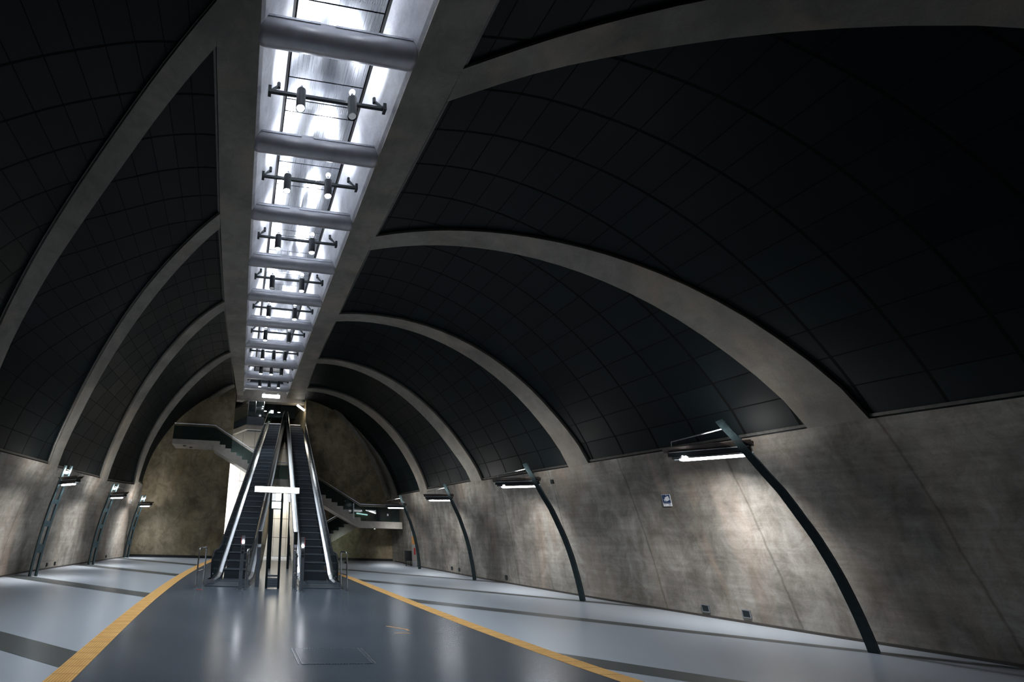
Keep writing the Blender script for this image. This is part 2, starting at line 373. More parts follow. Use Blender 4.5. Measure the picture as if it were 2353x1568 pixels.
# ================================================================ side walls
WALLX={}
def wall_x(side,y,z):
    b,t,zz=WALLX[side]; bb=interp(b,y); tt=interp(t,y)
    bb=max(bb,tt+.02) if side>0 else min(bb,tt-.02)
    return lerp(bb,tt,min(1,z/interp(zz,y))**2.6)
def side_wall(name,base,ribs,side):
    sp=sorted([(RIBS[r+e][-1][1],RIBS[r+e][-1][0],RIBS[r+e][-1][2]) for r in ribs for e in 'ul'])
    sx=[(a[0],a[1]) for a in sp]; sz=[(a[0],a[2]) for a in sp]; WALLX[side]=(base,sx,sz)
    ys=sorted(set([-9.3+.5*i for i in range(74)]+[a[0] for a in sp if -9.3<a[0]<27.8])); m=MB(); rows=[]
    for y in ys:
        b=interp(base,y); t=interp(sx,y); z=interp(sz,y)
        if side>0: b=max(b,t+.02)
        else: b=min(b,t-.02)
        row=[(b+side*.35,y,0)]+[(lerp(b,t,(k/8)**2.6),y,z*k/8) for k in range(9)]+[(t+side*.75,y,z+.02)]
        rows.append(row)
    m.grid(rows); o=struct(name,m,M['wall'],smooth=True); return o
wr=side_wall('wall_right',BASE_R,RIGHT,1); wl=side_wall('wall_left',BASE_L,LEFT,-1)
for nm,sd,tb in (('baseboard_right',1,BASE_R),('baseboard_left',-1,BASE_L)):
    mm=MB(); rows=[]
    for i in range(74):
        y=-9.2+.49*i; x=wall_x(sd,y,0); rows.append([(x+sd*.02,y,.05),(x-sd*.018,y,.045),(x-sd*.02,y,0)])
    mm.grid(rows); struct(nm,mm,M['joint_shadow'])  # dark strip draws the joint line and its shadow gap at the wall foot
# ================================================================ vault: ribs, tile bays, soffit beam
ceil=MB()
ys=[-9.3+.6*i for i in range(61)]
TLb,TRb=-.24,2.36   # trough opening
def trx(y): return .03*max(0,(y-12)/8)
for tab,inner,sg in ((BEAM_L,TLb,-1),(BEAM_R,TRb,1)):
    rows=[]
    for y in ys:
        o_=interp(tab,y); i_=inner+trx(y)
        rows.append([(o_+sg*.12,y,ZB+.55),(o_,y,ZB),(i_,y,ZB),(i_,y,ZB+.06)])
    ceil.grid(rows)
ceiling=struct('ceiling',ceil,M['rib'])
m=MB()
for r in RIGHT+LEFT:
    side=1 if r[0]=='R' else -1
    u=RIBS[r+'u']; l=RIBS[r+'l']; mm=MB()
    rows=[]
    for a,b in zip(u,l):
        rows.append([outward(a,side,.30),Vector(a),(Vector(a)+Vector(b))/2,Vector(b),outward(b,side,.30)])
    mm.grid(rows); obj('concrete_rib',mm,M['rib'],ceiling,smooth=True)
def bay(a,b,side):
    A=RIBS[a+'l']; B=RIBS[b+'u']; mm=MB(); uvl=mm.b.loops.layers.uv.new('UVMap'); N=12
    arc=[0]
    for p,q in zip(A,A[1:]): arc.append(arc[-1]+(Vector(p)-Vector(q)).length)
    rows=[]
    for i in range(21):
        row=[]
        for j in range(N+1):
            t=j/N; p=Vector(A[i]).lerp(Vector(B[i]),t); row.append(outward(p,side,.10))
        rows.append(row)
    vs=[[mm.b.verts.new(p) for p in r] for r in rows]
    for i in range(20):
        for j in range(N):
            f=mm.b.faces.new((vs[i][j],vs[i][j+1],vs[i+1][j+1],vs[i+1][j]))
            for lp,(ii,jj) in zip(f.loops,((i,j),(i,j+1),(i+1,j+1),(i+1,j))):
                lp[uvl].uv=(rows[ii][jj].y,arc[-1]-arc[ii])
    o=obj('dark_tile_panel',mm,M['tile'],ceiling,smooth=True)
    # slim metal edge frame round the panel
    fr=MB(); off=.07
    fr.tube([outward(Vector(A[20]).lerp(Vector(B[20]),j/8),side,off)+Vector((0,0,.06)) for j in range(9)],.028,4)
    fr.tube([outward(p,side,off) for p in A],.012,4); fr.tube([outward(p,side,off) for p in B],.012,4)
    fr.tube([outward(Vector(A[0]).lerp(Vector(B[0]),j/4),side,off)+Vector((side*.03,0,0)) for j in range(5)],.02,4)
    obj('edge_frame',fr,M['edge'],o)
for S_,sd in ((RIGHT,1),(LEFT,-1)):
    for a,b in zip(S_,S_[1:]): bay(a,b,sd)
# ================================================================ end walls and back wall
m=MB(); m.box((3.68,27.0,0),(13,27.35,10.4)); struct('wall_end_right',m,M['endwall'])
m=MB(); m.box((-9,26.2,0),(-.60,26.55,10.4)); struct('wall_end_left',m,M['endwall'])
m=MB(); m.box((-9,-9.6,0),(14,-9.3,10.4)); struct('wall_back',m,M['wall'])
for nm,(a,b,y) in {'baseboard_end_right':(3.68,9.0,27.0),'baseboard_end_left':(-5.4,-.60,26.2)}.items():
    m=MB(); m.box((a,y-.02,0),(b,y,.12)); struct(nm,m,M['black'])
# concrete arch strip where the vault meets the right end wall
AR=[(3.75,9.2),(4.48,9.1),(5.5,8.45),(6.44,7.45),(7.12,6.6),(7.76,5.5),(8.22,4.5),(8.62,3.45)]
m=MB(); rows=[]
for i,(x,z) in enumerate(AR):
    rows.append([(x-.02,27.0,z),(x-.02,26.62,z),(x+.10,26.62,z+.06)])
m.grid(rows); struct('trim_1',m,M['rib'],recalc=True)
# ================================================================ lighting trough
zP=10.12
m=MB()
for sg,lo,hi in ((-1,TLb,.27),(1,TRb,1.94)):
    m.grid([[(lo+trx(y),y,ZB+.06),(lerp(lo,hi,.12)+trx(y),y,ZB+.12),(hi+trx(y),y,zP)] for y in ys if y<26.3])
obj('trough_side',m,M['splay'],ceiling)
m=MB()
m.box((.0,-9.3,zP+.10),(2.35,26.3,zP+.14)); obj('trough_back',m,M['black'],ceiling)
BAR_Y=[-2.6,-.45,1.75,3.95,6.15,8.31,10.6,12.78,14.9,17.1,19.3,21.4,23.6]
TUBE_Y=[-3.6,-1.4,.8,3.0,5.16,7.43,9.71,11.95,14.2,16.35,18.7,21.05,23.2,25.2]
m=MB()
for i,(a,b) in enumerate(zip(TUBE_Y,TUBE_Y[1:])):
    cut=[a,a+.62,a+.62+(b-a-1.25)*.5,b-.62+.0,b]
    cut=[a,(a+b)/2-.30,(a+b)/2+.33,b-.30,b]
    for c0,c1 in zip(cut,cut[1:]):
        x=trx((a+b)/2)
        m.box((.345+x,c0+.012,zP),(1.865+x,c1-.012,zP+.03))
pan=obj('brushed_steel_panel',m,M['panel'],ceiling)
m=MB()
for t in TUBE_Y[1:]:
    for k in range(34):
        x=.42+trx(t)+k*.042
        m.box((x,t-.30,zP-.012),(x+.014,t-.12,zP-.002))
o=obj('ventilation_slots',m,M['steel'],pan)
def vis(i): return i
# transverse ducts
TL=['nearest the camera','second from the camera','third from the camera','fourth from the camera','fifth from the camera','sixth from the camera','seventh from the camera','eighth from the camera','ninth from the camera','farthest from the camera']
duct0=None
for i,y in enumerate(TUBE_Y):
    if duct0 is None:
        mm=MB(); r=.225; pts=[]; rad=[]
        for x,rr in ((-1.36,.10),(-1.335,.17),(-1.29,.21),(-1.22,.225),(0,.225),(1.22,.225),(1.29,.21),(1.335,.17),(1.36,.10)): pts.append((x,0,0)); rad.append(rr)
        mm.tube(pts,rad,28); d=obj('ceiling_duct',mm,M['duct'],smooth=True)
        s=MB(); s.box((-1.2,-.235,.03),(-.35,-.222,.075)); s.box((-.1,-.235,.03),(1.2,-.222,.075)); obj('seam_plate',s,M['steel_rough'],d)
        duct0=d; c=d
    else: c=copy_tree(duct0)
    c.location=(1.06+trx(y),y,9.17)
    k=i-4
    lab=('grey round duct across the ceiling light trough, '+TL[k]) if 0<=k<10 else 'grey round duct across the light trough, overhead behind the camera'
    tag(c,lab,'ceiling duct','ducts across the light trough')
# lamp bars with hanging can lamps: x offsets and whether the lower lamp is lit
BARS={-2.6:[(.55,0),(1.5,0)],-.45:[(.55,0),(1.5,0)],1.75:[(.55,0),(1.5,0)],3.95:[(.55,0),(1.5,0)],
 6.15:[(.55,1),(1.50,0)],8.31:[(.53,1),(1.46,1)],10.6:[(.52,1),(1.45,1)],12.78:[(.52,0),(1.46,1)],14.9:[(.54,1),(1.48,1)],17.1:[(.55,1),(1.50,0)],
 19.3:[(.55,1),(1.05,0),(1.55,0)],21.4:[(.58,1),(1.08,1),(1.58,0)],23.6:[(.62,1),(1.12,0),(1.62,1)]}
def can(parent,x,lit,k=1.0):
    c=MB(); c.tube([(x,-.09,-.40),(x,-.09,.02),(x,-.09,.05)],[.085,.085,.06],20); h=obj('lamp_can',c,M['dkmetal'],parent,smooth=True)
    c=MB(); c.tube([(x,-.09,-.402),(x,-.09,-.415)],[.072,.066],20); obj('lens',c,M['e_can'] if lit else M['e_dim'],h,smooth=True)
    c=MB(); c.tube([(x,-.09,-.385),(x,-.09,-.42)],[.088,.088],20,caps=False); obj('rim',c,M['dkmetal'],h)
    c=MB(); c.tube([(x,-.09,.05),(x,-.09,.13)],.035,12); obj('neck',c,M['steel'],h,smooth=True)
    c=MB(); c.tube([(x,-.09,.13),(x,-.09,.15),(x,-.09,.19),(x,-.09,.22),(x,-.09,.235)],[.02,.045,.055,.04,.01],14); obj('upper_bulb',c,M['e_can'],h,smooth=True)
    l=light('SPOT','uplight',(x,-.09,.27),P_CAN_UP*k,(.86,.90,1.0),h,.05,spot=math.radians(150),blend=.5); l.rotation_euler=(PI,0,0)
    if lit:
        s=light('SPOT','downlight',(x,-.09,-.45),P_CAN_DOWN*k,(.84,.93,1.0),h,.07,spot=math.radians(86),blend=.85)
ORD=['first','second','third','fourth','fifth','sixth','seventh','eighth','ninth']
for i,y in enumerate(BAR_Y):
    k=i-4; n=len(BARS[y]); lits=[l for _,l in BARS[y]]
    desc={(1,0):'only left lit',(1,1):'both lit',(0,1):'only right lit'}.get(tuple(lits),'three in a row')
    lab=('dark trough bar with %s can lamps, %s from camera, %s'%('two' if n==2 else 'three',ORD[k],desc)) if 0<=k<9 else 'dark lamp bar with two can lamps, overhead behind the camera'
    t=thing('lamp_bar',lab,'ceiling lamp',(trx(y),y,9.06),0,'lamp bars in the light trough')
    b=MB(); b.tube([(-.02,0,0),(2.14,0,0)],.028,4,up=(0,0,1)); obj('bar',b,M['dkmetal'],t)
    for x,sg in ((-.02,-1),(2.14,1)):
        b=MB(); b.box((x-.03,-.06,-.07),(x+.03,.06,.09)); b.tube([(x,0,.0),(x-sg*.16,.10,.30)],.022,6); b.tube([(x-sg*.02,0,.04),(x-sg*.16,.10,.22)],.010,6); b.tube([(x-sg*.16,.10,.24),(x-sg*.16,.10,.36)],.035,8)
        obj('bracket',b,M['dkmetal'],t)
    for x,l in BARS[y]: can(t,x,l,.55 if y>19 else 1.0)
# ================================================================ wall lamp posts
POLE=[(0,0),(.02,.36),(.06,.77),(.12,1.2),(.22,1.68),(.33,2.05),(.47,2.5),(.62,2.85),(.76,3.2),(.91,3.6),(1.05,3.92)]
def lamp_post(x,y,d,label,grp,sx=1,sz=1):
    dv=Vector((d[0],d[1])).normalized(); rz=math.atan2(dv.y,dv.x)
    t=thing('wall_lamp_post',label,'lamp post',(x,y,0),rz,grp)     # local +x points into the hall
    t.scale=(sx,1,sz)
    for s in (-1,1):
        b=MB()
        P=smooth_tab([(z,a) for a,z in POLE],4)
        rows=[]
        for i,(z,a) in enumerate(P):
            j=min(i+1,len(P)-1); k=max(i-1,0); tz=P[j][0]-P[k][0]; ta=P[j][1]-P[k][1]; L=math.hypot(tz,ta); nx,nz=tz/L,-ta/L
            w=.062
            rows.append([(a-nx*w,s*.09-.025,z-nz*w),(a+nx*w,s*.09-.025,z+nz*w),(a+nx*w,s*.09+.025,z+nz*w),(a-nx*w,s*.09+.025,z-nz*w)])
        V=[[b.b.verts.new(p) for p in r] for r in rows]
        for A,Bv in zip(V,V[1:]):
            for q in range(4): b.b.faces.new((A[q],A[(q+1)%4],Bv[(q+1)%4],Bv[q]))
        b.b.faces.new(V[0]); b.b.faces.new(V[-1])
        obj('rail',b,M['pole'],t)
    tab=[(z,a) for a,z in POLE]
    for z0,z1 in ((.80,1.10),(1.72,1.92),(2.52,2.68),(3.60,3.72)):
        b=MB(); x0=interp(tab,z0);x1=interp(tab,z1)
        b.quad((x0-.05,-.09,z0),(x1-.05,-.09,z1),(x1-.05,.09,z1),(x0-.05,.09,z0)); b.quad((x0+.05,-.09,z0),(x1+.05,-.09,z1),(x1+.05,.09,z1),(x0+.05,.09,z0))
        b.quad((x0-.05,-.09,z0),(x0-.05,.09,z0),(x0+.05,.09,z0),(x0+.05,-.09,z0)); b.quad((x1-.05,-.09,z1),(x1-.05,.09,z1),(x1+.05,.09,z1),(x1+.05,-.09,z1))
        obj('spacer_plate',b,M['pole'],t)
    # luminaire: brown upper trough, slim white slot, black body, silver reflector and lamp tube below
    h=MB()
    h.prism([(-.12,.075),(-.11,.085),(-.03,.0),(.03,.0),(.11,.085),(.12,.075),(.04,-.03),(-.04,-.03)],0,.66,2.12)
    for v in h.b.verts: v.co.z+=3.40+(.0 if v.co.x<1 else .0); 
    hs=obj('lamp_housing',h,M['brown'],t)
    k=MB(); k.prism([(-.075,0),(-.06,.09),(.06,.09),(.075,0)],0,.70,2.05)
    for v in k.b.verts: v.co.z+=3.275
    obj('lamp_body',k,M['dkmetal'],hs)
    u=MB(); u.box((.72,-.082,3.357),(2.03,.082,3.372)); obj('white_edge',u,M['white'],hs)
    r=MB(); r.prism([(-.11,0),(-.055,.065),(.055,.065),(.11,0),(.095,0),(.045,.05),(-.045,.05),(-.095,0)],0,.70,1.99)
    for v in r.b.verts: v.co.z+=3.215
    obj('lower_reflector',r,M['steel'],hs)
    e=MB(); e.tube([(.78,0,3.205),(.84,0,3.20),(1.82,0,3.20),(1.88,0,3.205)],[.012,.028,.028,.012],12); obj('fluorescent_tube',e,M['e_tube'],hs,smooth=True)
    w=MB(); w.tube([(.95,0,3.78),(1.95,0,3.60)],.012,6); w.tube([(1.95,0,3.60),(1.97,0,3.45)],.008,6); obj('stay_rod',w,M['white'],t)
    l=light('AREA','tube_light',(1.33,0,3.16),P_POLE*.74,(.98,.96,.95),hs,1.0,.07,spread=math.radians(104 if x>0 else 118)); aim(l,(.38,-.72,-1) if x>0 else (-.30,-.40,-1),(1,0,0))
    l=light('AREA','tube_floor_light',(1.33,0,3.15),P_POLE*.30,(.90,.95,1.0),hs,1.0,.07,spread=math.radians(130)); aim(l,(.10,.25,-1),(1,0,0))
    l2=light('AREA','tube_uplight',(1.20,0,3.52),P_POLE*.20,(1,.98,.95),hs,.8,.07); aim(l2,(-.8,-.1,1),(0,1,0))
    return t
RD=(-.50,.866); LD=(.67,-.74)
for (x,y),d,sx,sz,lab in (((10.24,6.96),RD,1,1.0,'curved blue-grey lamp post nearest the camera on the right wall'),((9.31,12.35),(-.71,.71),.93,.93,'curved lamp post on the right wall, second from the camera'),
   ((8.85,17.39),(-.80,.60),.80,.875,'curved lamp post on the right wall, third from the camera'),((8.50,21.9),(-.85,.53),.74,.83,'farthest curved lamp post on the right wall, beside the orange poster stand'),
   ((-5.98,16.32),LD,.86,.83,'double-railed lamp post nearest the camera on the left wall'),((-5.58,20.86),LD,.85,.79,'middle double-railed lamp post on the left wall'),((-5.23,25.45),LD,.75,.75,'farthest double-railed lamp post on the left wall, in the far corner')):
    lamp_post(x,y,d,lab,'lamp posts along the walls',sx,sz)
# ================================================================ escalators
TAN=math.tan(math.radians(30)); RUN=13.7
def esc_profile(z_off,y_start,y_flat,y_end):
    return [(y_start,z_off),(y_flat-.25,z_off),(y_flat+.05,z_off+.02),(y_flat+.35,z_off+.17),(y_flat+RUN-.3,z_off+(RUN-.3)*TAN-.0),(y_flat+RUN+.1,z_off+RUN*TAN),(y_end,z_off+RUN*TAN)]
def escalator(x,y,rz,label):
    t=thing('escalator',label,'escalator',(x,y,0),rz,'pair of escalators to the upper level')
    YF=1.05; YE=YF+RUN+1.5
    step=MB(); step.box((-.395,0,-.05),(.395,.40,0)); step.box((-.395,.0,-.33),(.395,.025,-.001))
    for k in range(21):
        xx=-.385+k*.037; step.box((xx,.0,0),(xx+.016,.40,.007))
    step.mi=1; step.box((-.395,-.004,-.028),(.395,.0,.004)); step.mi=0  # lighter edge strip puts the riser highlights into the colour
    s0=None; n=int(RUN/.40)+1
    for i in range(n):
        yy=YF+.15+i*.40; z=min((i+.35)*.40*TAN,RUN*TAN)
        if z<.02: z=.02
        if s0 is None: s0=obj('step',step,[M['step'],M['nosing_highlight']],t); c=s0
        else: c=s0.copy(); COL.objects.link(c)
        c.location=(0,yy,z)
        if i==0: c.location.z=.035
    p=MB(); p.box((-.62,-.25,0),(.62,YF-.02,.02)); p.box((-.40,YF-.1,0),(.40,YF+.2,.03)); obj('landing_plate',p,M['step'],t)
    p=MB(); p.box((-.62,YF+RUN-.05,RUN*TAN-.04),(.62,YE+.3,RUN*TAN+.012)); obj('top_landing_plate',p,M['steel_rough'],t)
    for sg in (-1,1):
        X=sg*.5
        # handrail loop round the newel
        path=[]
        for a in range(9):
            th=-PI/2-a*PI/9*1.02
            path.append((X,.30+.0+.30*math.cos(th)*.98-.02,.50+.33*math.sin(th)))
        path=[(X,.55,.20),(X,.30,.16),(X,.10,.24),(X,.0,.42),(X,-.02,.62),(X,.05,.80),(X,.20,.89),(X,.40,.91),(X,.78,.91),(X,YF-.05,.95),(X,YF+.30,1.10)]
        path+=[(X,YF+.8+i*1.0,.94+(.8+i)*TAN) for i in range(0,13)]
        zt=RUN*TAN+.92; path+=[(X,YF+RUN+.2,zt-.03),(X,YF+RUN+.6,zt),(X,YE-.1,zt),(X,YE+.05,zt-.12),(X,YE+.08,zt-.35),(X,YE-.05,zt-.6)]
        b=MB(); b.tube(path,.026,8,up=(1,0,0),ry=.040); hr=obj('handrail',b,M['rubber'],t,smooth=True)
        inn=[(q[0],q[1]+(.0),q[2]-.045) if i>5 else (q[0],q[1]+.05,q[2]+.0) for i,q in enumerate(path[4:-3])]
        b=MB(); b.tube(inn,.018,6,up=(1,0,0),ry=.030); obj('handrail_guide',b,M['steel'],hr,smooth=True)
        # glass panel between rail and deck
        g=MB(); top=[(q[1],q[2]-.03) for q in path[3:-3]]; 
        bot=[]
        for (yy,zz) in top:
            bot.append((max(yy,.02),max(.16,(yy-YF)*TAN+.16) if yy<YF+RUN else RUN*TAN+.16))
        rows=[]
        for (yy,zz),(y2,z2) in zip(top,bot): rows.append([(X-.006,yy,zz),(X-.006,y2,z2),(X+.006,y2,z2),(X+.006,yy,zz)])
        V=[[g.b.verts.new(p) for p in r] for r in rows]
        for A,Bv in zip(V,V[1:]):
            for q in range(4): g.b.faces.new((A[q],A[(q+1)%4],Bv[(q+1)%4],Bv[q]))
        obj('balustrade_panel',g,M['glassdark'],t)
        # inner deck and skirt: bright metal band sloping to the steps
        dk=MB()
        Y=[(.05,0),(YF-.15,0),(YF+.2,.10),(YF+.6,.6*TAN)]+[(YF+.6+i*1.0,(.6+i)*TAN) for i in range(1,13)]+[(YF+RUN,RUN*TAN),(YE,RUN*TAN)]
        xi=sg*.40; xo=sg*.495; rows=[]
        for yy,zz in Y: rows.append([(xi,yy,zz-.12 if zz>.1 else 0),(xi,yy,zz+.135),(xo-sg*.012,yy,zz+.165),(xo-sg*.010,yy,zz+.20),(xo,yy,zz+.20),(xo,yy,zz+.0)])
        dk.grid(rows); dk.quad(*rows[0]); obj('inner_deck',dk,M['steel'],t)
        dk=MB(); rows=[]
        for yy,zz in Y: rows.append([(sg*.505,yy,zz+.20),(sg*.60,yy,zz+.17),(sg*.62,yy,zz+.10)])
        dk.grid(rows); obj('outer_deck',dk,M['steel_rough'],t)
        cl=MB(); rows=[]
        for yy,zz in Y: rows.append([(sg*.62,yy,zz+.10),(sg*.62,yy,max(0,zz-1.15))])
        cl.grid(rows); obj('side_cladding',cl,M['clad'],t)
    so=MB(); rows=[]
    for yy,zz in Y:
        if zz>1.1: rows.append([(-.62,yy,zz-1.15),(.62,yy,zz-1.15)])
    so.grid(rows); obj('underside',so,M['dkmetal'],t)
    f=MB(); f.box((-.62,.02,0),(-.43,.06,.16)); f.box((.43,.02,0),(.62,.06,.16)); obj('newel_cap',f,M['steel'],t)
    for sg in (-1,1):
        w=MB(); w.box((sg*.5-.02,.16,.28),(sg*.5+.02,.19,.30)); obj('sensor',w,M['white'],t)
    return t
eL=escalator(-.10,14.55,-math.atan(.147),'left escalator, climbing beside the white tiled wall')
eR=escalator(2.55,14.40,-math.atan(.05),'right escalator, climbing towards the tube lamp at the top')
# ================================================================ barrier loops, signals, call pillars
def loop(name,p0,p1,h,label,red=False,clips=False):
    v=Vector((p1[0]-p0[0],p1[1]-p0[1],0)); L=v.length; rz=math.atan2(v.y,v.x)
    t=thing(name,label,'barrier',(p0[0],p0[1],0),rz,'steel barriers at the foot of the escalators')
    b=MB(); r=.07; pts=[(0,0,0),(0,0,h-r)]+[(r-r*math.cos(a*PI/8),0,h-r+r*math.sin(a*PI/8)) for a in range(1,5)]+[(L-r+r*math.sin(a*PI/8),0,h-r+r*math.cos(a*PI/8)) for a in range(0,5)]+[(L,0,0)]
    b.tube(pts,.021,10); obj('hoop',b,M['steel'],t,smooth=True)
    b=MB(); b.tube([(0,0,.42),(L,0,.42)],.012,8); obj('cross_rail',b,M['steel'],t,smooth=True)
    for x in (0,L):
        b=MB(); b.tube([(x,0,0),(x,0,.012)],.05,16); obj('floor_plate',b,M['steel_rough'],t,smooth=True)
    if clips:
        for z in (h-.14,h*.62,h*.33):
            b=MB(); b.tube([(-.035,0,z),(.035,0,z)],.028,10); b.tube([(0,0,z),(.10,-.06,z+.02)],.012,8); obj('clamp',b,M['steel'],t,smooth=True)
    return t
loop('barrier_hoop',(-.94,13.9),(-.79,14.62),1.0,'tall steel hoop barrier to the left of the left escalator')
loop('barrier_hoop',(3.13,13.5),(3.07,14.0),1.0,'tall steel hoop barrier to the right of the right escalator')
loop('barrier_hoop',(.37,13.72),(.44,14.2),1.0,'steel hoop barrier with clamps beside the left signal post',clips=True)
loop('barrier_hoop',(1.745,13.66),(1.74,14.2),1.0,'steel hoop barrier with clamps beside the right signal post',clips=True)
def signal(x,y,redside,label,zl):
    t=thing('signal_post',label,'signal post',(x,y,0))
    b=MB(); b.box((-.048,-.05,0),(.048,.05,1.37)); obj('column',b,M['steel_rough'],t,bevel=.006)
    b=MB(); b.box((-.052,-.054,1.37),(.052,.054,1.39)); obj('cap',b,M['steel'],t)
    b=MB(); b.box((redside*.05-.012,-.03,1.15),(redside*.05+.012,.04,1.36)); obj('red_side_lamp',b,M['red'],t)
    b=MB(); b.tube([(0,-.05,zl),(0,-.066,zl)],[.040,.034],18); o=obj('white_lamp',b,M['e_can'],t,smooth=True)
    light('POINT','signal_light',(0,-.11,zl),1.2,(.85,.88,1.0),t,.03)
    for z in (zl-.09,zl-.17,zl-.26):
        b=MB(); b.tube([(0,-.05,z),(0,-.058,z)],.036,16); obj('dark_lamp',b,M['black'],t,smooth=True)
    b=MB(); b.box((-.075,-.075,0),(.075,.075,.012)); obj('base_plate',b,M['steel_rough'],t)
signal(.235,13.66,-1,'slim steel signal post with a white lamp in front of the left escalator',1.20)
signal(1.88,13.53,1,'slim steel signal post with a bluish white lamp in front of the right escalator',1.14)
def pillar(x,y,label):
    t=thing('control_pillar',label,'control pillar',(x,y,0))
    b=MB(); b.box((-.055,-.06,0),(.055,.06,1.5)); obj('column',b,M['steel_rough'],t,bevel=.008)
    b=MB(); b.box((-.05,-.068,1.14),(.05,-.06,1.48)); obj('black_panel',b,M['black'],t)
    b=MB(); b.box((-.045,-.085,1.05),(.045,-.06,1.13)); obj('white_button_box',b,M['white'],t)
pillar(.72,14.4,'steel control pillar with a black panel against the inner side of the left escalator')
pillar(1.80,14.55,'steel control pillar with a black panel against the inner side of the right escalator')
# ================================================================ sign gantries between the escalators
t=thing('sign_gantry','dark steel frame carrying a long lit white box between the escalators, nearest the camera','sign',(1.13,14.1,0))
for x in (-.17,.17):
    b=MB(); b.box((x-.03,-.05,0),(x+.03,.05,2.62)); obj('post',b,M['dkmetal'],t)
b=MB(); b.box((-.66,-.08,2.575),(.66,.08,2.735)); f=obj('light_box',b,M['e_white'],t,bevel=.01)
light('AREA','box_light_down',(0,0,2.56),P_BOX,(.97,.98,1),f,1.25,.14)
l=light('AREA','box_light_front',(0,-.10,2.655),P_BOX*.5,(.97,.98,1),f,1.25,.12); aim(l,(0,-1,0),(1,0,0))
l=light('AREA','box_light_back',(0,.10,2.655),P_BOX*.8,(.97,.98,1),f,1.25,.12); aim(l,(0,1,0),(1,0,0))
b=MB(); b.box((-.67,-.085,2.56),(.67,.085,2.572)); obj('lower_edge',b,M['steel'],f)
b=MB(); b.box((-.15,-.05,2.10),(.15,.03,2.34)); s=obj('small_sign_frame',b,M['dkmetal'],t)
b=MB(); b.box((-.135,-.056,2.125),(.135,-.05,2.315)); obj('sign_face',b,M['e_screen'],s)
b=MB(); b.box((-.14,-.03,.30),(.14,.03,.35)); obj('cross_bar',b,M['steel_rough'],t)
b=MB(); b.box((-.14,-.035,.03),(.14,.035,.27)); o=obj('perforated_plate',b,M['steel_rough'],t)
b=MB()
for i in range(9):
    for j in range(3): b.box((-.12+i*.028,-.038,.07+j*.06),(-.108+i*.028,-.034,.085+j*.06))
obj('perforations',b,M['black'],o)
t=thing('sign_gantry','tall dark steel frame standing farther back between the escalators','sign',(1.88,20.7,0))
for x in (-.38,.38):
    b=MB(); b.box((x-.05,-.07,0),(x+.05,.07,3.2)); obj('post',b,M['dkmetal'],t)
b=MB(); b.box((-.52,-.10,2.66),(-.26,.10,3.15)); b.box((.26,-.10,2.66),(.52,.10,3.15)); f=obj('light_box',b,M['e_soft'],t)
b=MB(); b.box((-.3,-.05,3.12),(.3,.05,3.2)); obj('top_bar',b,M['dkmetal'],t)
# ================================================================ passage behind the end walls
m=MB(); m.box((-2.4,29.0,0),(4.2,29.25,7.3)); struct('wall_passage_back',m,M['tilewhite'])
m=MB(); m.box((-2.6,26.5,0),(-2.4,34.2,10.6)); struct('wall_passage_left',m,M['tilewhite'])
m=MB(); m.quad((3.69,27.2,0),(3.5,34.2,0),(3.5,34.2,10.6),(3.69,27.2,10.6)); m.box((3.5,34.0,0),(3.7,34.2,10.6)); struct('wall_passage_right',m,M['endwall'])
m=MB(); m.box((-2.5,33.9,7.4),(3.7,34.2,10.6)); struct('wall_upper_back',m,M['endwall'])
m=MB(); m.prism([(.13,27.0),(1.18,27.0),(1.18,29.15),(3.6,29.15),(3.5,34.1),(-2.4,34.1),(-2.4,31.5),(-1.0,29.9)],2,7.32,7.80); struct('floor_upper',m,M['slab'])
m=MB(); m.prism([(.15,27.02),(1.18,27.02),(1.18,27.25),(.26,27.25),(-.95,30.1),(-1.1,29.9)],2,7.03,7.32); struct('trim_2',m,M['lite'] if 'lite' in M else M['stair'])
m=MB(); m.box((-2.5,26.35,9.75),(3.7,34.2,9.95)); struct('ceiling_upper',m,M['slab'])
m=MB(); m.box((.0,26.9,8.98),(3.05,27.5,9.5)); 
m=MB(); m.box((-.58,27.55,8.93),(3.66,28.1,9.74)); struct('trim_3',m,M['stair'])
m=MB(); m.box((-.58,31.6,8.9),(3.6,32.1,9.74)); struct('trim_4',m,M['slab'])
t=thing('light_box','long lit white box hanging above the top of the escalators','ceiling lamp',(1.47,26.6,9.02))
b=MB(); b.box((-.53,-.09,-.09),(.53,.09,.09)); f=obj('lit_face',b,M['e_white'],t,bevel=.02)
for x in (-.42,.42):
    b=MB(); b.box((x-.06,-.05,.09),(x+.06,.05,.20)); obj('hanger',b,M['white'],t)
light('AREA','box_light',(0,0,-.11),10,(.95,1,.97),f,1.0,.16)
DL=[((1.20,29.0,9.22),'left'),((2.18,29.0,9.25),'right'),((1.38,31.0,9.16),'left'),((2.33,31.0,9.13),'right')]
for i,((x,y,z),sd) in enumerate(DL):
    t=thing('downlight','small round ceiling lamp above the upper landing, %s one of the %s pair'%(sd,'nearer' if i<2 else 'farther'),'ceiling lamp',(x,y,z),0,'round lamps above the upper landing')
    b=MB(); b.tube([(0,0,0),(0,0,9.76-z)],.115,20); obj('housing',b,M['dkmetal'],t,smooth=True)
    b=MB(); b.tube([(0,0,-.012),(0,0,0)],[.09,.10],20); obj('lamp_glass',b,M['e_down'],t,smooth=True)
    light('SPOT','downlight',(0,0,-.05),40,(1.0,.90,.72),t,.07,spot=math.radians(120),blend=.6)
t=thing('hanging_sign','small lit box sign hanging on a rod above the left escalator top','sign',(1.80,30.2,8.95))
b=MB(); b.box((-.10,-.04,-.10),(.10,.04,.10)); obj('sign_box',b,M['e_screen'],t,bevel=.01)
b=MB(); b.tube([(-.03,0,.1),(-.03,0,.8)],.012,8); obj('rod',b,M['dkmetal'],t)
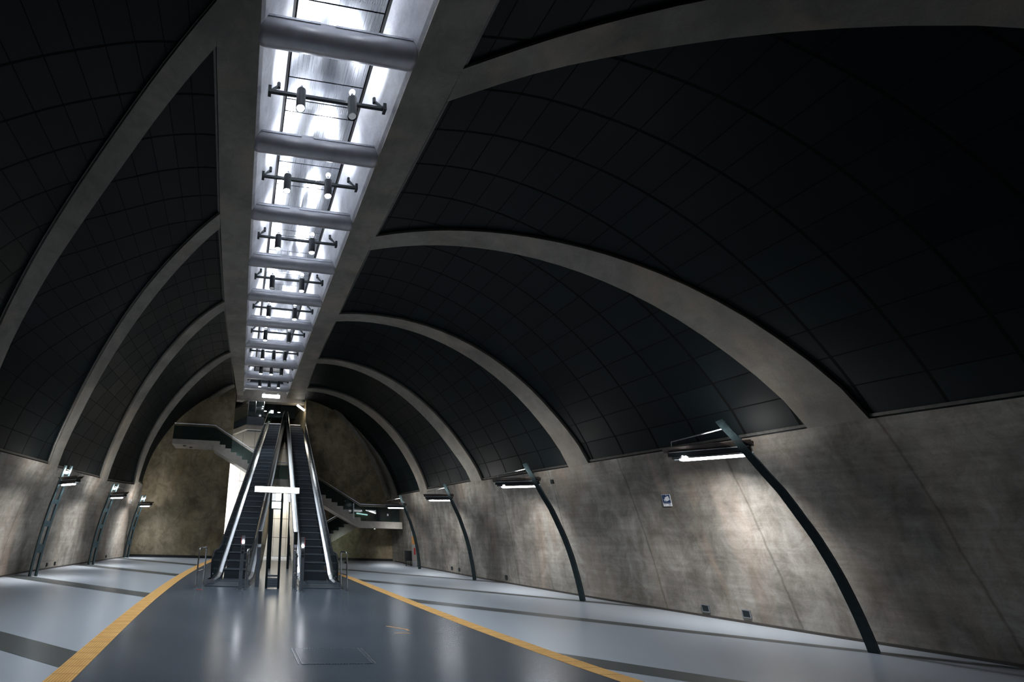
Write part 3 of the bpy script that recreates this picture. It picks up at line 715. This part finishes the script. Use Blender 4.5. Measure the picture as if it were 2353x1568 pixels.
t=thing('tube_lamp','slanted bright tube lamp fixed to the wall at the top of the right escalator','wall lamp',(3.40,27.2,8.58))
b=MB(); p0=Vector((-.24,.1,.19)); p1=Vector((.22,-.1,-.18)); b.tube([p0,p0.lerp(p1,.04),p0.lerp(p1,.96),p1],[.03,.065,.065,.03],14); obj('glowing_tube',b,M['e_white'],t,smooth=True)
b=MB(); b.tube([p0+Vector((.10,.0,0)),p1+Vector((.05,0,0))],.03,8); obj('mount',b,M['white'],t,smooth=True)
light('POINT','tube_light',(-.12,.25,-.1),14,(1.0,.87,.66),t,.15)
# lamps washing the white tiled wall
t=thing('strip_lamp','upright strip lamp half hidden behind the left end wall, washing the white tiles','wall lamp',(-1.1,28.7,0))
b=MB(); b.box((-.04,-.05,1.0),(.04,.05,5.9)); obj('lamp_strip',b,M['e_tube'],t)
b=MB(); b.box((-.06,.05,0),(.06,.28,6.0)); obj('back_box',b,M['white'],t)
l=light('AREA','strip_light',(.06,-.30,3.1),150,(.97,.97,1),t,4.6,.12); aim(l,(1,.62,-.05),(0,0,1))
t=thing('ceiling_lamp','flat lamp under the middle stair landing, lighting the tiled wall between the escalators','ceiling lamp',(2.3,28.45,3.95))
b=MB(); b.box((-.6,-.1,0),(.6,.1,.14)); obj('lamp_body',b,M['white'],t); b=MB(); b.box((-.56,-.08,-.01),(.56,.08,0)); obj('diffuser',b,M['e_white'],t)
l=light('AREA','landing_light',(0,0,-.03),170,(1,.95,.86),t,1.1,.12); aim(l,(0,.55,-1),(1,0,0))
# ================================================================ staircase crossing behind the escalators
t=thing('staircase','pale concrete staircase zigzagging across the end wall behind the escalators, with glass balustrades','staircase',(0,0,0))
ys0,ys1=24.65,25.9
def flight(x0,z0,x1,z1,ya,yb,n,lower=.38):
    # from (x0,z0) top to (x1,z1) bottom
    dx=(x1-x0)/n; dz=(z1-z0)/n; P=[(x0,z0)]
    for i in range(n):
        P.append((x0+dx*(i+1),z0+dz*i)); P.append((x0+dx*(i+1),z0+dz*(i+1)))
    P+= [(x1,z1-lower+.05),(x0,z0-lower-.08)]
    b=MB(); b.prism(P,1,ya,yb); return b
def slab(x0,x1,z,ya,yb,h=.34): b=MB(); b.box((x0,ya,z-h),(x1,yb,z)); return b
obj('landing',slab(-3.65,-1.5,5.82,ys0,26.18,.26),M['dkstair'] if 'dkstair' in M else M['stair'],t)
obj('flight',flight(-1.5,5.82,1.55,4.0,ys0,ys1,10),M['stair'],t)
obj('landing',slab(1.55,3.15,4.0,ys0,27.2,.36),M['stair'],t)
obj('flight',flight(3.0,4.0,6.45,2.05,ys0,ys1,11),M['stair'],t)
obj('landing',slab(6.45,8.72,2.05,ys0,26.98,.34),M['stair'],t)
obj('flight',flight(6.45,2.05,2.9,.02,25.95,26.95,12,.34),M['stair'],t)
def rail(pts,y,hgt,parent,gl=True,post=True):
    b=MB(); b.tube([(x,y,z+hgt) for x,z in pts],.026,8); b.tube([(x,y,z+hgt-.10) for x,z in pts],.012,6); r=obj('handrail',b,M['steel'],parent,smooth=True)
    g=MB()
    for (xa,za),(xb,zb) in zip(pts,pts[1:]):
        g.prism([(xa,za-.02),(xb,zb-.02),(xb,zb+hgt-.13),(xa,za+hgt-.13)],1,y-.005,y+.005)
    obj('glass_balustrade',g,M['glass'],parent)
rail([(-3.65,5.82),(-1.5,5.82),(1.55,4.0),(3.0,4.0)],ys0+.03,.85,t)
rail([(3.0,4.0),(6.45,2.05),(8.6,2.05)],ys0+.03,.85,t)
rail([(6.45,2.05),(2.9,.02)],25.98,.85,t)
b=MB()
for x,z in ((4.7,3.0),(5.62,2.5),(6.5,2.05)): b.tube([(x,ys0+.0,z+.52),(x,ys0+.06,z+.52)],.028,8)
obj('glass_fixing',b,M['steel'],t)
b=MB(); b.box((6.05,ys0-.01,2.15),(6.10,ys0+.03,2.92)); b.box((7.9,ys0-.01,2.35),(7.98,ys0+.03,2.45)); obj('white_marker',b,M['white'],t)
for i,(x,y) in enumerate(((-3.05,25.1),(-2.75,25.5))):
    t2=thing('downlight','dark round lamp under the left stair landing, %s one'%('nearer' if i==0 else 'farther'),'ceiling lamp',(x,y,5.56),0,'dark round lamps under the left landing')
    b=MB(); b.tube([(0,0,-.03),(0,0,.0)],.09,16); obj('ring',b,M['black'],t2)
t2=thing('downlight','small lit lamp under the right stair landing, above the bright patch of wall','ceiling lamp',(7.6,26.0,1.71))
b=MB(); b.tube([(0,0,-.03),(0,0,0)],.06,16); obj('ring',b,M['steel'],t2); b=MB(); b.tube([(0,0,-.036),(0,0,-.03)],.035,12); obj('lamp_glass',b,M['e_down'],t2)
t2=thing('tube_lamp','slim glowing tube standing in for a lamp reflection on the right landing glass','wall lamp',(7.1,26.9,2.45))
b=MB(); b.tube([(-.3,0,.05),(.35,0,-.02)],.03,10); obj('glowing_tube',b,M['e_down'],t2,smooth=True)  # glowing tube added as the reflection on the landing glass
# floodlight on the end wall at floor level behind the right escalator
t2=thing('floor_spotlight','small floor lamp behind the right barrier lighting a round patch of end wall','floor lamp',(5.6,24.4,0))
b=MB(); b.tube([(0,0,0),(0,0,.10)],[.09,.07],14); obj('body',b,M['dkmetal'],t2,smooth=True)
l=light('SPOT','spot',(0,.1,.25),55,(.80,1.0,.86),t2,.06,spot=math.radians(62),blend=.75); aim(l,(.12,1,.30))
# upper glass rails
t=thing('glass_railing','glass railing along the edge of the upper landing beside the left escalator','railing',(0,0,7.8))
def grail(pts):
    b=MB(); b.tube([(x,y,1.0) for x,y in pts],.028,8); obj('handrail',b,M['steel'],t,smooth=True)
    for x,y in pts:
        b=MB(); b.tube([(x,y,0),(x,y,1.0)],.022,8); obj('post',b,M['steel'],t,smooth=True)
    g=MB()
    for (xa,ya),(xb,yb) in zip(pts,pts[1:]): g.quad((xa,ya,.05),(xb,yb,.05),(xb,yb,.93),(xa,ya,.93))
    obj('glass_panel',g,M['glass'],t)
grail([(1.12,27.08),(.62,27.08),(.17,27.1),(-.95,29.95)])
# ================================================================ small things on the walls and floor
def on_wall(base,y,side,ribs):
    return interp(base,y)
def plate(name,y,z0,z1,w,base,side,mat,label,cat,dep=.03,group=None,off=0.0):
    zc=(z0+z1)/2; x=wall_x(side,y,zc); dx=wall_x(side,y+.5,zc)-wall_x(side,y-.5,zc); ang=math.atan2(1,dx)
    t=thing(name,label,cat,(x+off,y,0),ang-PI/2,group)
    b=MB(); b.box((-dep if side>0 else 0-.01,-w/2,z0),(.01 if side>0 else dep,w/2,z1)); obj('cover',b,mat,t,bevel=.004)
    b=MB(); xx=-dep-.002 if side>0 else dep; b.box((xx,-w/2+.015,z0+.015),(xx+.002,w/2-.015,z1-.015)); obj('face',b,M['dkmetal'],t)
    return t
plate('wall_vent',10.0,.10,.25,.15,BASE_R,1,M['steel_rough'],'left one of two square vents low on the right wall','wall vent')
plate('wall_vent',9.25,.11,.26,.15,BASE_R,1,M['steel_rough'],'right one of two square vents low on the right wall, nearer the front post','wall vent')
plate('wall_socket',16.3,.12,.26,.10,BASE_R,1,M['dkmetal'],'small socket low on the right wall between the second and third lamp posts','socket')
plate('wall_socket',19.95,.12,.26,.11,BASE_R,1,M['dkmetal'],'farther of two small sockets low on the right wall beyond the third lamp post','socket')
plate('wall_socket',19.35,.12,.26,.11,BASE_R,1,M['dkmetal'],'nearer of two small sockets low on the right wall beyond the third lamp post','socket')
plate('wall_box',13.5,3.14,3.27,.10,BASE_R,1,M['dkmetal'],'tiny dark box high on the right wall, right of the second lamp post','wall box',.05)
plate('wall_socket',18.6,.09,.21,.09,BASE_L,-1,M['dkmetal'],'nearer of two dark sockets low on the left wall beside the nearest post','socket')
plate('wall_socket',19.15,.09,.21,.09,BASE_L,-1,M['dkmetal'],'farther of two dark sockets low on the left wall beside the nearest post','socket')
plate('wall_socket',23.5,.10,.21,.09,BASE_L,-1,M['dkmetal'],'small dark socket low on the left wall between the middle and far lamp posts','socket')
plate('wall_box',24.8,2.5,2.68,.12,BASE_L,-1,M['white'],'small pale box high on the left wall near the far lamp post','wall box',.08)
# camera notice
yc=10.22; xw=wall_x(1,yc,2.5)-.03
t=thing('camera_notice','blue and white camera notice on the right wall, left of the front lamp post','notice',(xw,yc,2.5),math.atan2(1,interp(BASE_R,yc+.5)-interp(BASE_R,yc-.5))-PI/2)
# local axes: +y along the wall away from the viewer, -x into the hall; seen from the hall, +y points left
b=MB(); b.box((-.006,-.10,-.14),(.002,.10,.14)); pl_=obj('plate',b,M['white'],t)
b=MB(); b.box((-.0085,-.092,-.062),(-.0065,.092,.132)); obj('blue_field',b,M['navy'],t)
def flat(polys,mat,name,x=-.0105):
    b=MB()
    for P in polys: b.prism([(-u,v) for u,v in P],0,x,x+.0015)
    return obj(name,b,mat,t)
flat([[(-.035,.062),(.052,.100),(.082,.012),(-.010,-.030),(-.022,.008),(-.040,-.036),(-.062,.028),(-.030,.024)],[(.008,.10),(.008,.128),(.018,.128),(.018,.10)]],M['white'],'camera_symbol')
flat([[(-.085,-.080),(-.085,-.070),(.085,-.070),(.085,-.080)]],M['navy'],'caption_line')
flat([[(.035,-.112),(.035,-.103),(.082,-.103),(.082,-.112)]],M['navy'],'small_mark')
# poster stand and black box by the far lamp post
t=thing('poster_stand','tall narrow information stand with an orange poster beside the far right lamp post','information stand',(8.69,23.0,0),math.radians(-96))
b=MB(); b.box((-.02,-.11,0),(.02,.11,1.62)); obj('panel',b,M['steel_rough'],t)
b=MB(); b.box((.02,-.09,1.02),(.024,.09,1.38)); obj('orange_poster',b,M['orange'],t)
b=MB(); b.box((.02,-.09,.25),(.024,.09,.95)); obj('grey_poster',b,M['stair'],t)
b=MB(); b.box((.024,-.02,.55),(.026,.06,.85)); obj('red_poster_print',b,M['red'],t)
t=thing('black_board','black square board on short legs left of the poster stand','board',(8.56,23.5,0))
b=MB(); b.box((-.17,-.04,.24),(.17,.04,.70)); obj('board',b,M['black'],t)
for x in (-.12,.12):
    b=MB(); b.box((x-.012,-.02,0),(x+.012,.02,.24)); obj('leg',b,M['dkmetal'],t)
# floor hatch
t=thing('floor_hatch','square access cover with thin metal edges set in the dark floor in front','floor hatch',(1.41,6.98,.0042))
b=MB(); b.box((-.46,-.40,0),(.46,.38,.004)); obj('cover',b,M['lane'],t)
b=MB()
for s in (-1,1):
    b.box((s*.455-.006,-.40,0),(s*.455+.006,.38,.006)); b.box((s*.50-.006,-.41,0),(s*.50+.006,.39,.006))
obj('side_edge',b,M['steel_rough'],t)
b=MB()
for i in range(24):
    for y in (-.40,.375): b.box((-.44+i*.038,y,0),(-.44+i*.038+.020,y+.010,.0055))
obj('dashed_edge',b,M['steel_rough'],t)
b=MB(); b.box((2.76,8.34,.004),(3.02,8.375,.006)); tag(obj('floor_tape',b,M['tape']),'straight short strip of orange tape stuck on the dark floor','tape','orange tape marks')
b=MB(); b.prism([(2.78,8.93),(2.82,8.96),(3.09,8.68),(3.09,8.56),(3.05,8.56),(3.04,8.66)],2,.004,.006); tag(obj('floor_tape',b,M['tape']),'bent strip of orange tape just behind the straight strip','tape','orange tape marks')
b=MB(); b.box((-.90,13.60,.004),(-.74,13.68,.006)); tag(obj('floor_tape',b,M['red']),'red tape mark at the foot of the left barrier hoop','tape')
